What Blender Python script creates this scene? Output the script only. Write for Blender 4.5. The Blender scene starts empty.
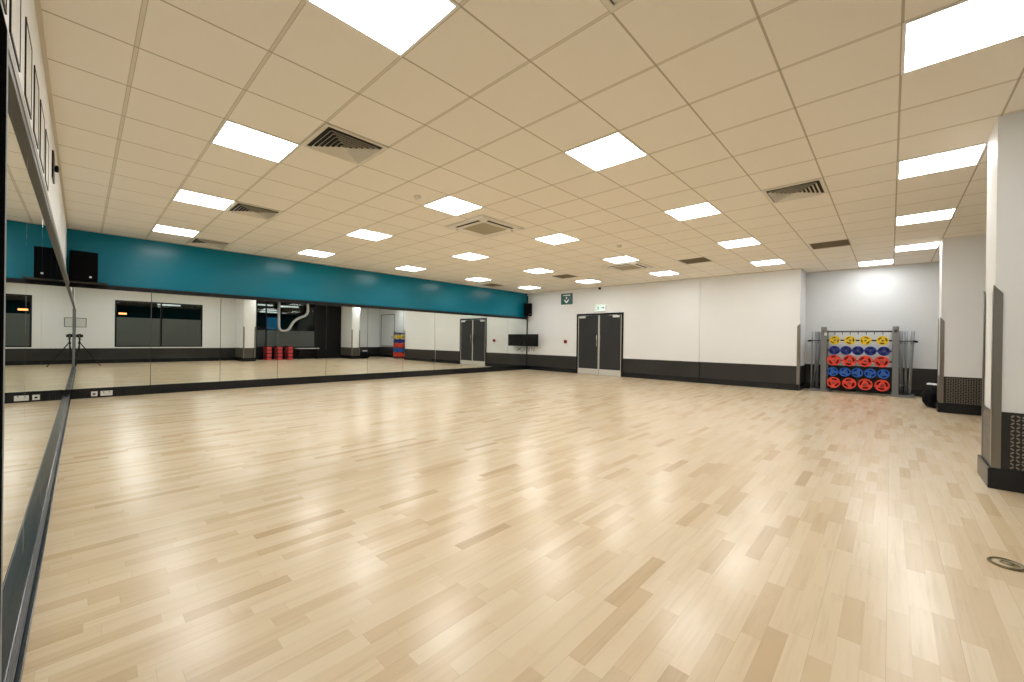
import bpy, bmesh, math, random
from mathutils import Matrix, Vector
random.seed(7)
PI = math.pi
S = bpy.context.scene
COL = S.collection

# ------------------------------------------------------------------ camera, world, exposure
cam_d = bpy.data.cameras.new('camera'); cam = bpy.data.objects.new('camera', cam_d); COL.objects.link(cam)
cam_d.sensor_width = 36.0; cam_d.sensor_fit = 'HORIZONTAL'
cam_d.lens = 403.549 / 1024 * 36.0
cam_d.clip_start = 0.02; cam_d.clip_end = 100
YAW, PITCH, ROLL = 0.8170, -0.0017, 0.0136
F = Vector((math.sin(YAW)*math.cos(PITCH), math.cos(YAW)*math.cos(PITCH), math.sin(PITCH)))
R = Vector((math.cos(YAW), -math.sin(YAW), 0)); U = R.cross(F)
R2 = R*math.cos(ROLL) + U*math.sin(ROLL); U2 = -R*math.sin(ROLL) + U*math.cos(ROLL)
m = Matrix((R2, U2, -F)).transposed().to_4x4()
m.translation = Vector((0.197, 0.0, 1.140))
cam.matrix_world = m
S.camera = cam
S.view_settings.view_transform = 'Standard'; S.view_settings.look = 'None'
S.view_settings.gamma = 1.0; S.view_settings.use_curve_mapping = False
S.view_settings.exposure = 1.12
W = bpy.data.worlds.new('world'); S.world = W; W.use_nodes = True
W.node_tree.nodes['Background'].inputs[0].default_value = (0.02, 0.022, 0.025, 1)
W.node_tree.nodes['Background'].inputs[1].default_value = 1.0
LAMP = 7.4            # emission of the ceiling panels

# ------------------------------------------------------------------ room numbers (metres)
HC = 3.0              # ceiling
YB = 10.509           # teal wall
XR = 12.25            # wall with the doors
XA = 13.10            # alcove wall
YE = 1.63             # end of the door wall
YR = -2.0             # wall behind the camera
YR2 = -2.7            # rear wall beyond the second pillar
GX, GY, GT = -0.178, 2.971, 0.6   # ceiling grid

# ------------------------------------------------------------------ materials
MATS = {}
def P(name, col, rough=0.5, metal=0.0, spec=0.5, coat=0.0, emit=None, es=0.0, bump=None, trans=0.0, var=None):
    if name in MATS: return MATS[name]
    mt = bpy.data.materials.new(name); mt.use_nodes = True
    nt = mt.node_tree; b = nt.nodes['Principled BSDF']
    b.inputs['Base Color'].default_value = (*col, 1); b.inputs['Roughness'].default_value = rough
    b.inputs['Metallic'].default_value = metal; b.inputs['Specular IOR Level'].default_value = spec
    b.inputs['Coat Weight'].default_value = coat
    b.inputs['Transmission Weight'].default_value = trans
    if emit: b.inputs['Emission Color'].default_value = (*emit, 1); b.inputs['Emission Strength'].default_value = es
    tc = nt.nodes.new('ShaderNodeTexCoord')
    if var:
        n = nt.nodes.new('ShaderNodeTexNoise'); n.inputs['Scale'].default_value = var[0]; n.inputs['Detail'].default_value = 4
        nt.links.new(tc.outputs['Object'], n.inputs['Vector'])
        mr = nt.nodes.new('ShaderNodeMapRange'); mr.inputs['To Min'].default_value = 1-var[1]; mr.inputs['To Max'].default_value = 1+var[1]
        nt.links.new(n.outputs['Fac'], mr.inputs['Value'])
        vm = nt.nodes.new('ShaderNodeVectorMath'); vm.operation = 'SCALE'; vm.inputs[0].default_value = col
        nt.links.new(mr.outputs[0], vm.inputs['Scale']); nt.links.new(vm.outputs[0], b.inputs['Base Color'])
    if bump:
        n = nt.nodes.new('ShaderNodeTexNoise'); n.inputs['Scale'].default_value = bump[0]; n.inputs['Detail'].default_value = 5
        nt.links.new(tc.outputs['Object'], n.inputs['Vector'])
        bp = nt.nodes.new('ShaderNodeBump'); bp.inputs['Strength'].default_value = bump[1]; bp.inputs['Distance'].default_value = 0.01
        nt.links.new(n.outputs['Fac'], bp.inputs['Height']); nt.links.new(bp.outputs[0], b.inputs['Normal'])
    MATS[name] = mt; return mt

white = P('white_wall_paint', (.84, .855, .865), .55, bump=(60, .04), var=(.8, .015))
teal = P('teal_wall_paint', (.0, .165, .245), .25, spec=.25, bump=(25, .05))
black = P('black_trim', (.004, .004, .0045), .35, spec=.3)
blackm = P('matt_black', (.004, .004, .0045), .6, spec=.25)
doorsteel = P('door_steel', (.72, .71, .67), .42, metal=.45)
charcoal = P('charcoal_door_laminate', (.032, .033, .036), .45, spec=.3, bump=(200, .03), var=(3, .05))
steel = P('brushed_steel', (.26, .25, .225), .30, metal=1.0, bump=(90, .03))
alu = P('aluminium', (.62, .63, .64), .35, metal=.9)
chrome = P('bright_chrome', (.8, .8, .8), .15, metal=1.0)
grey_metal = P('grey_powder_coat', (.20, .205, .21), .45, metal=.3)
mirror = P('silvered_mirror', (.80, .84, .81), .0, metal=1.0)
plate_skirt = P('black_skirting_gloss', (.009, .010, .012), .25, spec=.35)
base_top = P('slate_blue_base', (.022, .036, .048), .2, spec=.5)
ivory = P('vent_enamel', (.74, .70, .60), .45)
dark_in = P('duct_dark', (.03, .026, .02), .8)
grille_br = P('vent_filter_brown', (.30, .25, .17), .7)
acwhite = P('cassette_plastic', (.74, .71, .64), .4)
acgrille = P('cassette_grille', (.50, .45, .33), .6)
glow = P('lit_diffuser', (.9, .9, .9), .5, emit=(.99, .995, .985), es=LAMP)
dframe = P('lamp_frame_white', (.80, .79, .76), .4)
yellow = P('yellow_rubber', (.80, .56, .012), .45)
red = P('red_rubber', (.72, .055, .030), .45)
blue = P('royal_blue_rubber', (.005, .022, .22), .42)
lblue = P('mid_blue_rubber', (.010, .11, .50), .42)
barsteel = P('satin_bar_steel', (.25, .265, .28), .35, metal=.25)
frost = P('frosted_glass_film', (.080, .092, .090), .35, spec=.4)
glass = P('clear_glass', (.02, .024, .024), .03, spec=.5)
paleblue = P('pale_blue_pane', (.47, .54, .70), .4)
callred = P('callpoint_red', (.35, .01, .015), .4)
signgreen = P('sign_dark_green', (.004, .085, .085), .35)
signwhite = P('sign_white', (.80, .88, .86), .4)
exitpanel = P('lit_exit_panel', (.60, .72, .64), .4, emit=(.80, 1.0, .88), es=.30)
exitgreen = P('exit_green', (.02, .22, .12), .4)
socketw = P('socket_white', (.72, .72, .70), .35)
brass = P('worn_brass', (.36, .29, .16), .38, metal=.8, bump=(80, .1))
screen = P('tv_screen', (.004, .004, .004), .15, spec=.35)
fabric = P('bag_fabric', (.004, .004, .005), .85, spec=.15, bump=(120, .3))
towel = P('white_cloth', (.62, .62, .64), .8)
ductsilver = P('duct_silver', (.50, .51, .51), .45)
reflectionglow = P('dim_strip_lamp', (.6, .6, .6), .5, emit=(.85, .92, .9), es=.55)  # glow for added bars that imitate reflected ceiling panels
orangelamp = P('orange_lamp', (.6, .2, .05), .5, emit=(1, .30, .10), es=3.0)
bluepanel = P('blue_poster', (.01, .09, .2), .5, emit=(.02, .16, .32), es=.25)
paper = P('poster_paper', (.70, .71, .69), .35)
stepred = P('step_red', (.65, .04, .05), .5)
stepblack = P('step_deck', (.02, .02, .022), .6, bump=(150, .3))
brownedge = P('perimeter_trim_beige', (.62, .55, .44), .5)

def node_mat(name):
    mt = bpy.data.materials.new(name); mt.use_nodes = True
    return mt, mt.node_tree, mt.node_tree.nodes['Principled BSDF']
class G:
    """small helper for building maths in a node tree"""
    def __init__(s, nt): s.nt = nt
    def m(s, op, a, b=None, c=None):
        n = s.nt.nodes.new('ShaderNodeMath'); n.operation = op
        for i, v in enumerate((a, b, c)):
            if v is None: continue
            if hasattr(v, 'is_output'): s.nt.links.new(v, n.inputs[i])
            else: n.inputs[i].default_value = v
        return n.outputs[0]
    def comb(s, x, y, z):
        n = s.nt.nodes.new('ShaderNodeCombineXYZ')
        for i, v in enumerate((x, y, z)):
            if hasattr(v, 'is_output'): s.nt.links.new(v, n.inputs[i])
            else: n.inputs[i].default_value = v
        return n.outputs[0]
    def white(s, v):
        n = s.nt.nodes.new('ShaderNodeTexWhiteNoise'); n.noise_dimensions = '3D'; s.nt.links.new(v, n.inputs['Vector']); return n
    def noise(s, v, scale, detail=3, rough=.5):
        n = s.nt.nodes.new('ShaderNodeTexNoise'); n.inputs['Scale'].default_value = scale; n.inputs['Detail'].default_value = detail
        n.inputs['Roughness'].default_value = rough
        s.nt.links.new(v, n.inputs['Vector']); return n.outputs['Fac']
    def xyz(s):
        t = s.nt.nodes.new('ShaderNodeTexCoord'); q = s.nt.nodes.new('ShaderNodeSeparateXYZ'); s.nt.links.new(t.outputs['Object'], q.inputs[0])
        return q.outputs[0], q.outputs[1], q.outputs[2], t.outputs['Object']
    def ramp(s, f, stops):
        n = s.nt.nodes.new('ShaderNodeValToRGB'); e = n.color_ramp.elements
        while len(e) < len(stops): e.new(.5)
        for i, (p, c) in enumerate(stops): e[i].position = p; e[i].color = (*c, 1)
        s.nt.links.new(f, n.inputs[0]); return n.outputs[0]
    def mix(s, f, a, b, mode='MIX'):
        n = s.nt.nodes.new('ShaderNodeMix'); n.data_type = 'RGBA'; n.blend_type = mode
        for i, v in ((0, f), (6, a), (7, b)):
            if hasattr(v, 'is_output'): s.nt.links.new(v, n.inputs[i])
            elif i == 0: n.inputs[0].default_value = v
            else: n.inputs[i].default_value = (*v, 1)
        return n.outputs[2]

# floor: strip parquet of pale maple, strips running along X
def floor_material():
    mt, nt, b = node_mat('maple_strip_floor'); g = G(nt); x, y, z, o = g.xyz()
    ROW, LEN = .070, .46
    row = g.m('FLOOR', g.m('DIVIDE', y, ROW))
    rr = g.white(g.comb(row, 3.1, 0)).outputs['Value']
    rl = g.white(g.comb(row, 9.7, 2)).outputs['Value']
    ln = g.m('MULTIPLY_ADD', rl, .22, LEN - .11)
    u = g.m('ADD', g.m('DIVIDE', x, ln), g.m('MULTIPLY', rr, 17.0))
    cell = g.m('FLOOR', u)
    wn = g.white(g.comb(row, cell, 1.3))
    tone = wn.outputs['Value']
    # most strips pale, a few tan
    colr = g.ramp(tone, [(0, (.80, .675, .485)), (.35, (.78, .645, .45)), (.70, (.745, .60, .405)), (.91, (.70, .55, .36)), (.98, (.65, .50, .32)), (1.0, (.59, .44, .275))])
    # grain stretched along the strip
    gv = g.comb(g.m('MULTIPLY', x, 2.2), g.m('MULTIPLY', y, 38.0), g.m('MULTIPLY', tone, 31.0))
    grain = g.noise(gv, 1.0, 5, .6)
    colr = g.mix(.55, colr, g.ramp(grain, [(.25, (.80, .77, .72)), (.5, (1, 1, 1)), (.75, (1.0, 1.0, 1.0))]), 'MULTIPLY')
    big = g.noise(o, .55, 3)
    colr = g.mix(.5, colr, g.ramp(big, [(.3, (.91, .885, .84)), (.7, (1, 1, 1))]), 'MULTIPLY')
    fy = g.m('FRACT', g.m('DIVIDE', y, ROW)); fx = g.m('MULTIPLY', g.m('FRACT', u), ln)
    ly = g.m('LESS_THAN', g.m('MULTIPLY', fy, ROW), .0011); lx = g.m('LESS_THAN', fx, .0014)
    # every third row joint is a board joint: darker
    third = g.m('LESS_THAN', g.m('MODULO', g.m('ABSOLUTE', row), 3.0), .5)
    line = g.m('MAXIMUM', g.m('MULTIPLY', ly, g.m('MULTIPLY_ADD', third, .30, .15)), g.m('MULTIPLY', lx, .25))
    colr = g.mix(line, colr, (.22, .14, .08))
    # small dark marks and scuffs
    vo = nt.nodes.new('ShaderNodeTexVoronoi'); vo.inputs['Scale'].default_value = 2.2; nt.links.new(o, vo.inputs['Vector'])
    spot = g.m('LESS_THAN', vo.outputs['Distance'], .012)
    colr = g.mix(g.m('MULTIPLY', spot, .55), colr, (.16, .09, .05))
    nt.links.new(colr, b.inputs['Base Color'])
    rn = g.noise(g.comb(g.m('MULTIPLY', x, .8), g.m('MULTIPLY', y, 6.0), 0), 1.6, 4)
    nt.links.new(g.m('MULTIPLY_ADD', rn, .14, .17), b.inputs['Roughness'])
    b.inputs['Specular IOR Level'].default_value = .62
    bp = nt.nodes.new('ShaderNodeBump'); bp.inputs['Strength'].default_value = .16; bp.inputs['Distance'].default_value = .002
    h = g.m('ADD', g.m('MULTIPLY', g.noise(o, 9.0, 2), 1.5), g.m('ADD', g.m('MULTIPLY', grain, .25), g.m('MULTIPLY', wn.outputs['Value'], .12)))
    nt.links.new(h, bp.inputs['Height']); nt.links.new(bp.outputs[0], b.inputs['Normal'])
    return mt
# ceiling: 600 mm tiles; broad runners along Y, narrow cross joints along X
def ceiling_material():
    mt, nt, b = node_mat('ceiling_tiles'); g = G(nt); x, y, z, o = g.xyz()
    ux = g.m('DIVIDE', g.m('SUBTRACT', x, GX), GT); uy = g.m('DIVIDE', g.m('SUBTRACT', y, GY), GT)
    dx = g.m('MULTIPLY', g.m('ABSOLUTE', g.m('SUBTRACT', ux, g.m('ROUND', ux))), GT)
    dy = g.m('MULTIPLY', g.m('ABSOLUTE', g.m('SUBTRACT', uy, g.m('ROUND', uy))), GT)
    bx = g.m('LESS_THAN', dx, .0105); by = g.m('LESS_THAN', dy, .0070)
    ex = g.m('LESS_THAN', g.m('ABSOLUTE', g.m('SUBTRACT', dx, .0112)), .0018)
    t = g.white(g.comb(g.m('FLOOR', ux), g.m('FLOOR', uy), 0)).outputs['Value']
    base = g.ramp(t, [(0, (.875, .825, .735)), (1, (.895, .845, .755))])
    mott = g.noise(o, 260, 2)
    base = g.mix(.25, base, g.ramp(mott, [(.3, (.9, .9, .9)), (.7, (1, 1, 1))]), 'MULTIPLY')
    c = g.mix(g.m('MULTIPLY', bx, .8), base, (.66, .60, .49))
    c = g.mix(g.m('MULTIPLY', g.m('MAXIMUM', by, ex), .75), c, (.38, .31, .21))
    nt.links.new(c, b.inputs['Base Color']); b.inputs['Roughness'].default_value = .75
    b.inputs['Specular IOR Level'].default_value = .25
    bp = nt.nodes.new('ShaderNodeBump'); bp.inputs['Strength'].default_value = .25; bp.inputs['Distance'].default_value = .004
    nt.links.new(g.m('SUBTRACT', 1.0, g.m('MAXIMUM', g.m('MAXIMUM', by, ex), g.m('MULTIPLY', bx, .5))), bp.inputs['Height'])
    nt.links.new(bp.outputs[0], b.inputs['Normal'])
    return mt
# black tread-plate dado: raised dashes as bump, tips painted lighter for wear and glint
def dado_material():
    mt, nt, b = node_mat('black_treadplate_dado'); g = G(nt); x, y, z, o = g.xyz()
    h = g.m('ADD', x, y); p = .030
    a = g.m('DIVIDE', g.m('ADD', h, z), p * 1.414); c = g.m('DIVIDE', g.m('SUBTRACT', h, z), p * 1.414)
    par = g.m('MODULO', g.m('ABSOLUTE', g.m('ADD', g.m('FLOOR', a), g.m('FLOOR', c))), 2.0)
    fa = g.m('ABSOLUTE', g.m('SUBTRACT', g.m('FRACT', a), .5)); fc = g.m('ABSOLUTE', g.m('SUBTRACT', g.m('FRACT', c), .5))
    d1 = g.m('MULTIPLY', g.m('LESS_THAN', fa, .40), g.m('LESS_THAN', fc, .13))
    d2 = g.m('MULTIPLY', g.m('LESS_THAN', fc, .40), g.m('LESS_THAN', fa, .13))
    s = g.m('ADD', g.m('MULTIPLY', d1, par), g.m('MULTIPLY', d2, g.m('SUBTRACT', 1.0, par)))
    n = g.noise(o, 2.5, 4)
    col = g.ramp(n, [(.3, (.009, .0085, .008)), (.7, (.018, .017, .016))])
    col = g.mix(g.m('MULTIPLY', s, .65), col, (.060, .056, .050))
    nt.links.new(col, b.inputs['Base Color'])
    b.inputs['Roughness'].default_value = .34
    bp = nt.nodes.new('ShaderNodeBump'); bp.inputs['Strength'].default_value = .6; bp.inputs['Distance'].default_value = .003
    nt.links.new(s, bp.inputs['Height']); nt.links.new(bp.outputs[0], b.inputs['Normal'])
    return mt
floor_m, ceil_m, dado_m = floor_material(), ceiling_material(), dado_material()
tread = P('black_treadplate', (.014, .014, .014), .30)
treadtip = P('treadplate_worn_tip', (.25, .235, .20), .35, metal=.4)  # pale tips hold painted glint as well as wear

# ------------------------------------------------------------------ mesh helpers
class MB:
    def __init__(s): s.bm = bmesh.new(); s.mats = []; s.smooth = False
    def mi(s, mt):
        if mt is None: return 0
        if mt not in s.mats: s.mats.append(mt)
        return s.mats.index(mt)
    def box(s, x0, x1, y0, y1, z0, z1, mt=None, bev=0.0):
        k = s.mi(mt); b = bmesh.new()
        bmesh.ops.create_cube(b, size=1)
        for v in b.verts: v.co = Vector(((x0+x1)/2 + v.co.x*(x1-x0), (y0+y1)/2 + v.co.y*(y1-y0), (z0+z1)/2 + v.co.z*(z1-z0)))
        if bev: bmesh.ops.bevel(b, geom=b.edges[:], offset=bev, segments=2, affect='EDGES', profile=.6)
        return s._merge(b, k)
    def _merge(s, b, k, mat=None, sm=False):
        vm = {}
        for v in b.verts: vm[v] = s.bm.verts.new(mat @ v.co if mat else v.co)
        for f in b.faces:
            try: nf = s.bm.faces.new([vm[v] for v in f.verts]); nf.material_index = k; nf.smooth = sm
            except ValueError: pass
        b.free(); return s
    def tube(s, pts, r, mt=None, n=10, closed=False, r2=None):
        """round bar swept through pts"""
        k = s.mi(mt); pts = [Vector(p) for p in pts]; rings = []
        N = len(pts); prev = None
        for i, p in enumerate(pts):
            if closed: t = pts[(i+1) % N] - pts[i-1]
            else: t = (pts[min(i+1, N-1)] - pts[max(i-1, 0)])
            t.normalize()
            if prev is None:
                a = Vector((0, 0, 1)) if abs(t.z) < .9 else Vector((1, 0, 0)); u = t.cross(a).normalized()
            else: u = (prev - t*prev.dot(t)).normalized()
            prev = u; w = t.cross(u)
            rr = r if r2 is None else r + (r2 - r)*i/(N-1)
            rings.append([s.bm.verts.new(p + (u*math.cos(2*PI*j/n) + w*math.sin(2*PI*j/n))*rr) for j in range(n)])
        M = N if closed else N-1
        for i in range(M):
            A, B = rings[i], rings[(i+1) % N]
            for j in range(n):
                f = s.bm.faces.new((A[j], A[(j+1) % n], B[(j+1) % n], B[j])); f.material_index = k; f.smooth = True
        if not closed:
            for q, rv in ((rings[0], True), (rings[-1], False)):
                f = s.bm.faces.new(list(reversed(q)) if rv else q); f.material_index = k
        return s
    def lathe(s, prof, mt=None, n=28, M=None, sm=True):
        """profile of (radius, height) turned about z, then placed by matrix M"""
        k = s.mi(mt); M = M or Matrix(); rings = []
        for r, h in prof:
            if r < 1e-6: rings.append([s.bm.verts.new(M @ Vector((0, 0, h)))])
            else: rings.append([s.bm.verts.new(M @ Vector((r*math.cos(2*PI*j/n), r*math.sin(2*PI*j/n), h))) for j in range(n)])
        for A, B in zip(rings, rings[1:]):
            for j in range(n):
                q = [A[j % len(A)], A[(j+1) % len(A)], B[(j+1) % len(B)], B[j % len(B)]]
                q2 = []
                for v in q:
                    if v not in q2: q2.append(v)
                if len(q2) > 2:
                    f = s.bm.faces.new(q2); f.material_index = k; f.smooth = sm
        return s
    def prism(s, poly, a, b, fn, mt=None, holes=()):
        """polygon (u,v) extruded from depth a to b; fn(u,v,w)->xyz; holes: list of polygons"""
        k = s.mi(mt)
        t = bmesh.new(); loops = [poly] + list(holes); edges = []
        for lp in loops:
            vs = [t.verts.new((p[0], p[1], 0)) for p in lp]
            edges += [t.edges.new((vs[i], vs[(i+1) % len(vs)])) for i in range(len(vs))]
        bmesh.ops.triangle_fill(t, use_beauty=True, use_dissolve=False, edges=edges)
        bmesh.ops.recalc_face_normals(t, faces=t.faces[:])
        top = {v: s.bm.verts.new(fn(v.co.x, v.co.y, b)) for v in t.verts}; bot = {v: s.bm.verts.new(fn(v.co.x, v.co.y, a)) for v in t.verts}
        for f in t.faces:
            for mp, rev in ((top, False), (bot, True)):
                vs = [mp[v] for v in f.verts]
                nf = s.bm.faces.new(list(reversed(vs)) if rev else vs); nf.material_index = k
        for e in t.edges:
            if len(e.link_faces) == 1:
                v1, v2 = e.verts
                nf = s.bm.faces.new((top[v1], bot[v1], bot[v2], top[v2])); nf.material_index = k
        t.free(); return s
    def build(s, name, mt=None, parent=None, loc=None, recalc=True):
        if mt is not None:
            if s.mats and mt in s.mats: pass
            elif not s.mats: s.mats.append(mt)
        if recalc: bmesh.ops.recalc_face_normals(s.bm, faces=s.bm.faces[:])
        me = bpy.data.meshes.new(name); s.bm.to_mesh(me); s.bm.free()
        for q in s.mats: me.materials.append(q)
        o = bpy.data.objects.new(name, me); COL.objects.link(o)
        if parent is not None: o.parent = parent
        if loc is not None: o.location = loc
        return o
def tag(o, label=None, cat=None, group=None, kind=None):
    if label: o['label'] = label
    if cat: o['category'] = cat
    if group: o['group'] = group
    if kind: o['kind'] = kind
    return o
def empty(name, loc, rz=0.0):
    o = bpy.data.objects.new(name, None); COL.objects.link(o); o.location = loc; o.rotation_euler = (0, 0, rz); o.empty_display_size = .1
    return o
def copy_tree(o, parent=None):
    kids = [c for c in o.children]
    c = o.copy(); COL.objects.link(c)
    if parent is not None: c.parent = parent
    for k in kids: copy_tree(k, c)
    return c
def struct(name, label=None):
    def f(o): return tag(o, label, None, None, 'structure')
    return f
def bx(name, mt, x0, x1, y0, y1, z0, z1, parent=None, bev=0.0):
    return MB().box(x0, x1, y0, y1, z0, z1, None, bev).build(name, mt, parent)
def ST(o, label, cat='wall'): return tag(o, label, cat, None, 'structure')

# ------------------------------------------------------------------ the setting
ST(bx('floor', floor_m, -.12, XA+.1, YR2-.1, YB+.12, -.10, 0), 'pale maple strip wood floor of the studio', 'floor')
ST(bx('ceiling', ceil_m, -.12, XA+.1, YR2-.1, YB+.12, HC, HC+.12), 'cream suspended ceiling of square tiles', 'ceiling')
ST(bx('wall_left', white, -.12, 0, YR-.12, YB+.12, 0, HC), 'white wall above the left mirrors')
ST(bx('wall_back', teal, 0, XR, YB, YB+.12, 0, HC), 'teal painted wall above the long mirrors')
wr = MB(); wr.box(XR, XA+.1, YE, YB+.12, 0, HC)
wr.box(XR-.03, XR+.01, 3.98, 4.46, 0, HC)          # shallow pilaster
ST(wr.build('wall_right', white), 'white wall with the double doors and a shallow pilaster')
ST(bx('wall_alcove', P('cool_white_paint', (.69, .715, .735), .55, var=(.8, .015)), XA, XA+.1, YR2, YE, 0, HC), 'white alcove wall behind the weight rack')
# rear wall with two window openings
W1 = (1.10, 3.96, .65, 2.56); W2 = (6.10, 10.55, .0, 2.97)
rw = MB()
rw.box(0, W1[0], YR-.12, YR, 0, HC); rw.box(W1[1], W2[0], YR-.12, YR, 0, HC); rw.box(W1[0], W1[1], YR-.12, YR, 0, W1[2]); rw.box(W1[0], W1[1], YR-.12, YR, W1[3], HC)
rw.box(W2[0], W2[1], YR-.12, YR, W2[3], HC); rw.box(W2[1], 10.8, YR2, YR, 0, HC)
ST(rw.build('wall_rear', white), 'white wall behind the camera holding the dark windows')
ST(bx('wall_rear_alcove', white, 10.8, XA, YR2-.1, YR2, 0, HC), 'white rear wall beyond the far pillar')
# dark rooms seen through the windows
dk = MB(); y0 = -6.0
dk.box(-.1, 13.0, y0-.1, y0, -.1, 3.2); dk.box(-.2, -.1, y0, YR-.12, -.1, 3.2); dk.box(10.8, 10.9, y0, YR2-.1, -.1, 3.2)
dk.box(-.2, 10.9, y0, YR-.121, 3.12, 3.2); dk.box(-.2, 10.9, y0, YR2-.11, -.2, -.1)
ST(dk.build('wall_outer_room', blackm), 'dark room beyond the rear windows')

def dado(name, x0, x1, y0, y1, axis, side, label, top=.60):
    """tread-plate panel and gloss skirting along a wall; axis = the wall's normal axis, side = which way it faces"""
    m_ = MB(); t1, t2 = .008, .024
    def b(t, z0, z1, mt, bev=0):
        if axis == 'x': a = (x0-t, x0) if side < 0 else (x0, x0+t); m_.box(a[0], a[1], y0, y1, z0, z1, mt, bev)
        else: a = (y0-t, y0) if side < 0 else (y0, y0+t); m_.box(x0, x1, a[0], a[1], z0, z1, mt, bev)
    b(t1, .14, top, dado_m); b(t2, 0, .15, plate_skirt, .004)
    o = m_.build(name); return tag(o, label, 'dado', None, 'structure')
DY = (6.344, 8.146)
dado('baseboard_right', XR, XR, DY[1], YB-.04, 'x', -1, 'black dado between the mirror corner and the double doors')
dado('baseboard_right', XR, XR, 4.46, DY[0], 'x', -1, 'black dado between the double doors and the pilaster')
tag(bx('baseboard_right', black, XR-.038, XR-.001, 3.970, 3.9795, 0, .60), 'black edge of the dado on the pilaster', 'dado', None, 'structure')
dado('baseboard_right', XR-.03, XR-.03, 3.98, 4.46, 'x', -1, 'black dado on the shallow pilaster')
dado('baseboard_right', XR, XR, YE+.001, 3.969, 'x', -1, 'black dado between the pilaster and the wall end')
dado('baseboard_end', XR, XA, YE, YE, 'y', -1, 'black dado on the wall end beside the weight rack')
dado('baseboard_alcove', XA, XA, YR2, YE, 'x', -1, 'black dado behind the weight rack', .63)
dado('baseboard_rear', 0, W2[0], YR, YR, 'y', 1, 'black dado on the wall behind the camera')
dado('baseboard_rear', 10.55, 10.8, YR, YR, 'y', 1, 'black dado beside the far pillar on the rear wall')
dado('baseboard_rear', 10.8, XA, YR2, YR2, 'y', 1, 'black dado on the rear wall of the alcove')
# ceiling edge trim against the walls
tr = MB(); e = .022
tr.box(0, e, YR, YB, HC-.012, HC-.0005); tr.box(e, XR, YB-e, YB, HC-.012, HC-.0005); tr.box(XR-e, XR, YE, 3.98, HC-.012, HC-.0005); tr.box(XR-e, XR, 4.46, YB-e, HC-.012, HC-.0005)
tr.box(XR-.03-e, XR-.03, 3.98, 4.46, HC-.012, HC-.0005)
tr.box(XR, XA, YE-e, YE, HC-.012, HC-.0005); tr.box(XA-e, XA, YR2, YE-e, HC-.012, HC-.0005)
tag(tr.build('trim_1', brownedge), 'beige metal angle where ceiling meets walls', 'trim', None, 'structure')

# pillars with tread-plate, skirting and steel corner guards
def lozenges(mb, fn, u0, u1, z0, z1, p=.029):
    i = 0; z = z0 + p*.5
    while z < z1 - p*.3:
        u = u0 + p*.5; j = 0
        while u < u1 - p*.3:
            a = PI/4 if (i + j) % 2 else -PI/4
            pts = []
            for t in range(8):
                th = 2*PI*t/8; lx = math.cos(th)*p*.46; ly = math.sin(th)*p*.22
                pts.append((u + lx*math.cos(a) - ly*math.sin(a), z + lx*math.sin(a) + ly*math.cos(a)))
            k = mb.mi(treadtip)
            o_ = [mb.bm.verts.new(fn(q[0], q[1], 0)) for q in pts]
            c_ = [mb.bm.verts.new(fn(u + (q[0]-u)*.6, z + (q[1]-z)*.6, .0022)) for q in pts]
            for t in range(8):
                f = mb.bm.faces.new((o_[t], o_[(t+1) % 8], c_[(t+1) % 8], c_[t])); f.material_index = k
            f = mb.bm.faces.new(c_); f.material_index = k
            u += p; j += 1
        z += p; i += 1
def pillar(name, x0, x1, yf, yb, label):
    root = empty(name, ((x0+x1)/2, (yf+yb)/2, 0)); tag(root, label, 'pillar', None, 'structure')
    cx, cy = (x0+x1)/2, (yf+yb)/2; a, b_ = x1-cx, yf-cy
    bx('shaft', white, -a, a, -b_, b_, 0, HC, root)
    d = MB(); d.box(-a-.008, a+.008, -b_, b_+.008, .16, .62, tread)
    lozenges(d, lambda u, z, w: (-a-.008-w, u, z), -b_, b_-.06, .17, .62)
    lozenges(d, lambda u, z, w: (u, b_+.008+w, z), -a+.05, a-.05, .17, .62)
    lozenges(d, lambda u, z, w: (a+.008+w, u, z), -b_, b_-.06, .17, .62)
    tag(d.build('kick_plate', None, root, recalc=False), 'black tread plate with worn raised dashes')
    s = MB(); s.box(-a-.03, a+.03, -b_, b_+.03, 0, .165, plate_skirt, .006); s.build('skirting', None, root)
    for sx in (-1, 1):      # L-shaped guards with a clipped top, both front corners
        g_ = MB(); w = .048; t = .003; zt = 1.64
        X = sx*(a+.008); Y = b_+.008
        g_.prism([(0, .165), (w, .165), (w, zt-.07), (0, zt)], 0, t, lambda u, v, q: (X + sx*q, Y - u, v))
        g_.prism([(0, .165), (w, .165), (w, zt-.07), (0, zt)], 0, t, lambda u, v, q: (X - sx*u, Y + q, v))
        g_.build('corner_guard', steel, root)
    return root
pillar('wall_pillar_near', 5.25, 5.72, -.612, YR, 'near white pillar at the right edge with steel corner guards')
pillar('wall_pillar_far', 10.35, 10.80, -.63, YR, 'far white pillar beside the weight rack with steel corner guards')
# guard on the end of the door wall
g_ = MB()
for fn in ((lambda u, v, q: (XR-.009-q, YE+u, v)), (lambda u, v, q: (XR+u, YE-.009-q, v))):
    g_.prism([(-.006, .15), (.055, .15), (.055, 1.58), (-.006, 1.65)], 0, .003, fn)
tag(g_.build('corner_guard', steel), 'steel corner guard on the wall end beside the weight rack', 'corner guard')

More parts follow.
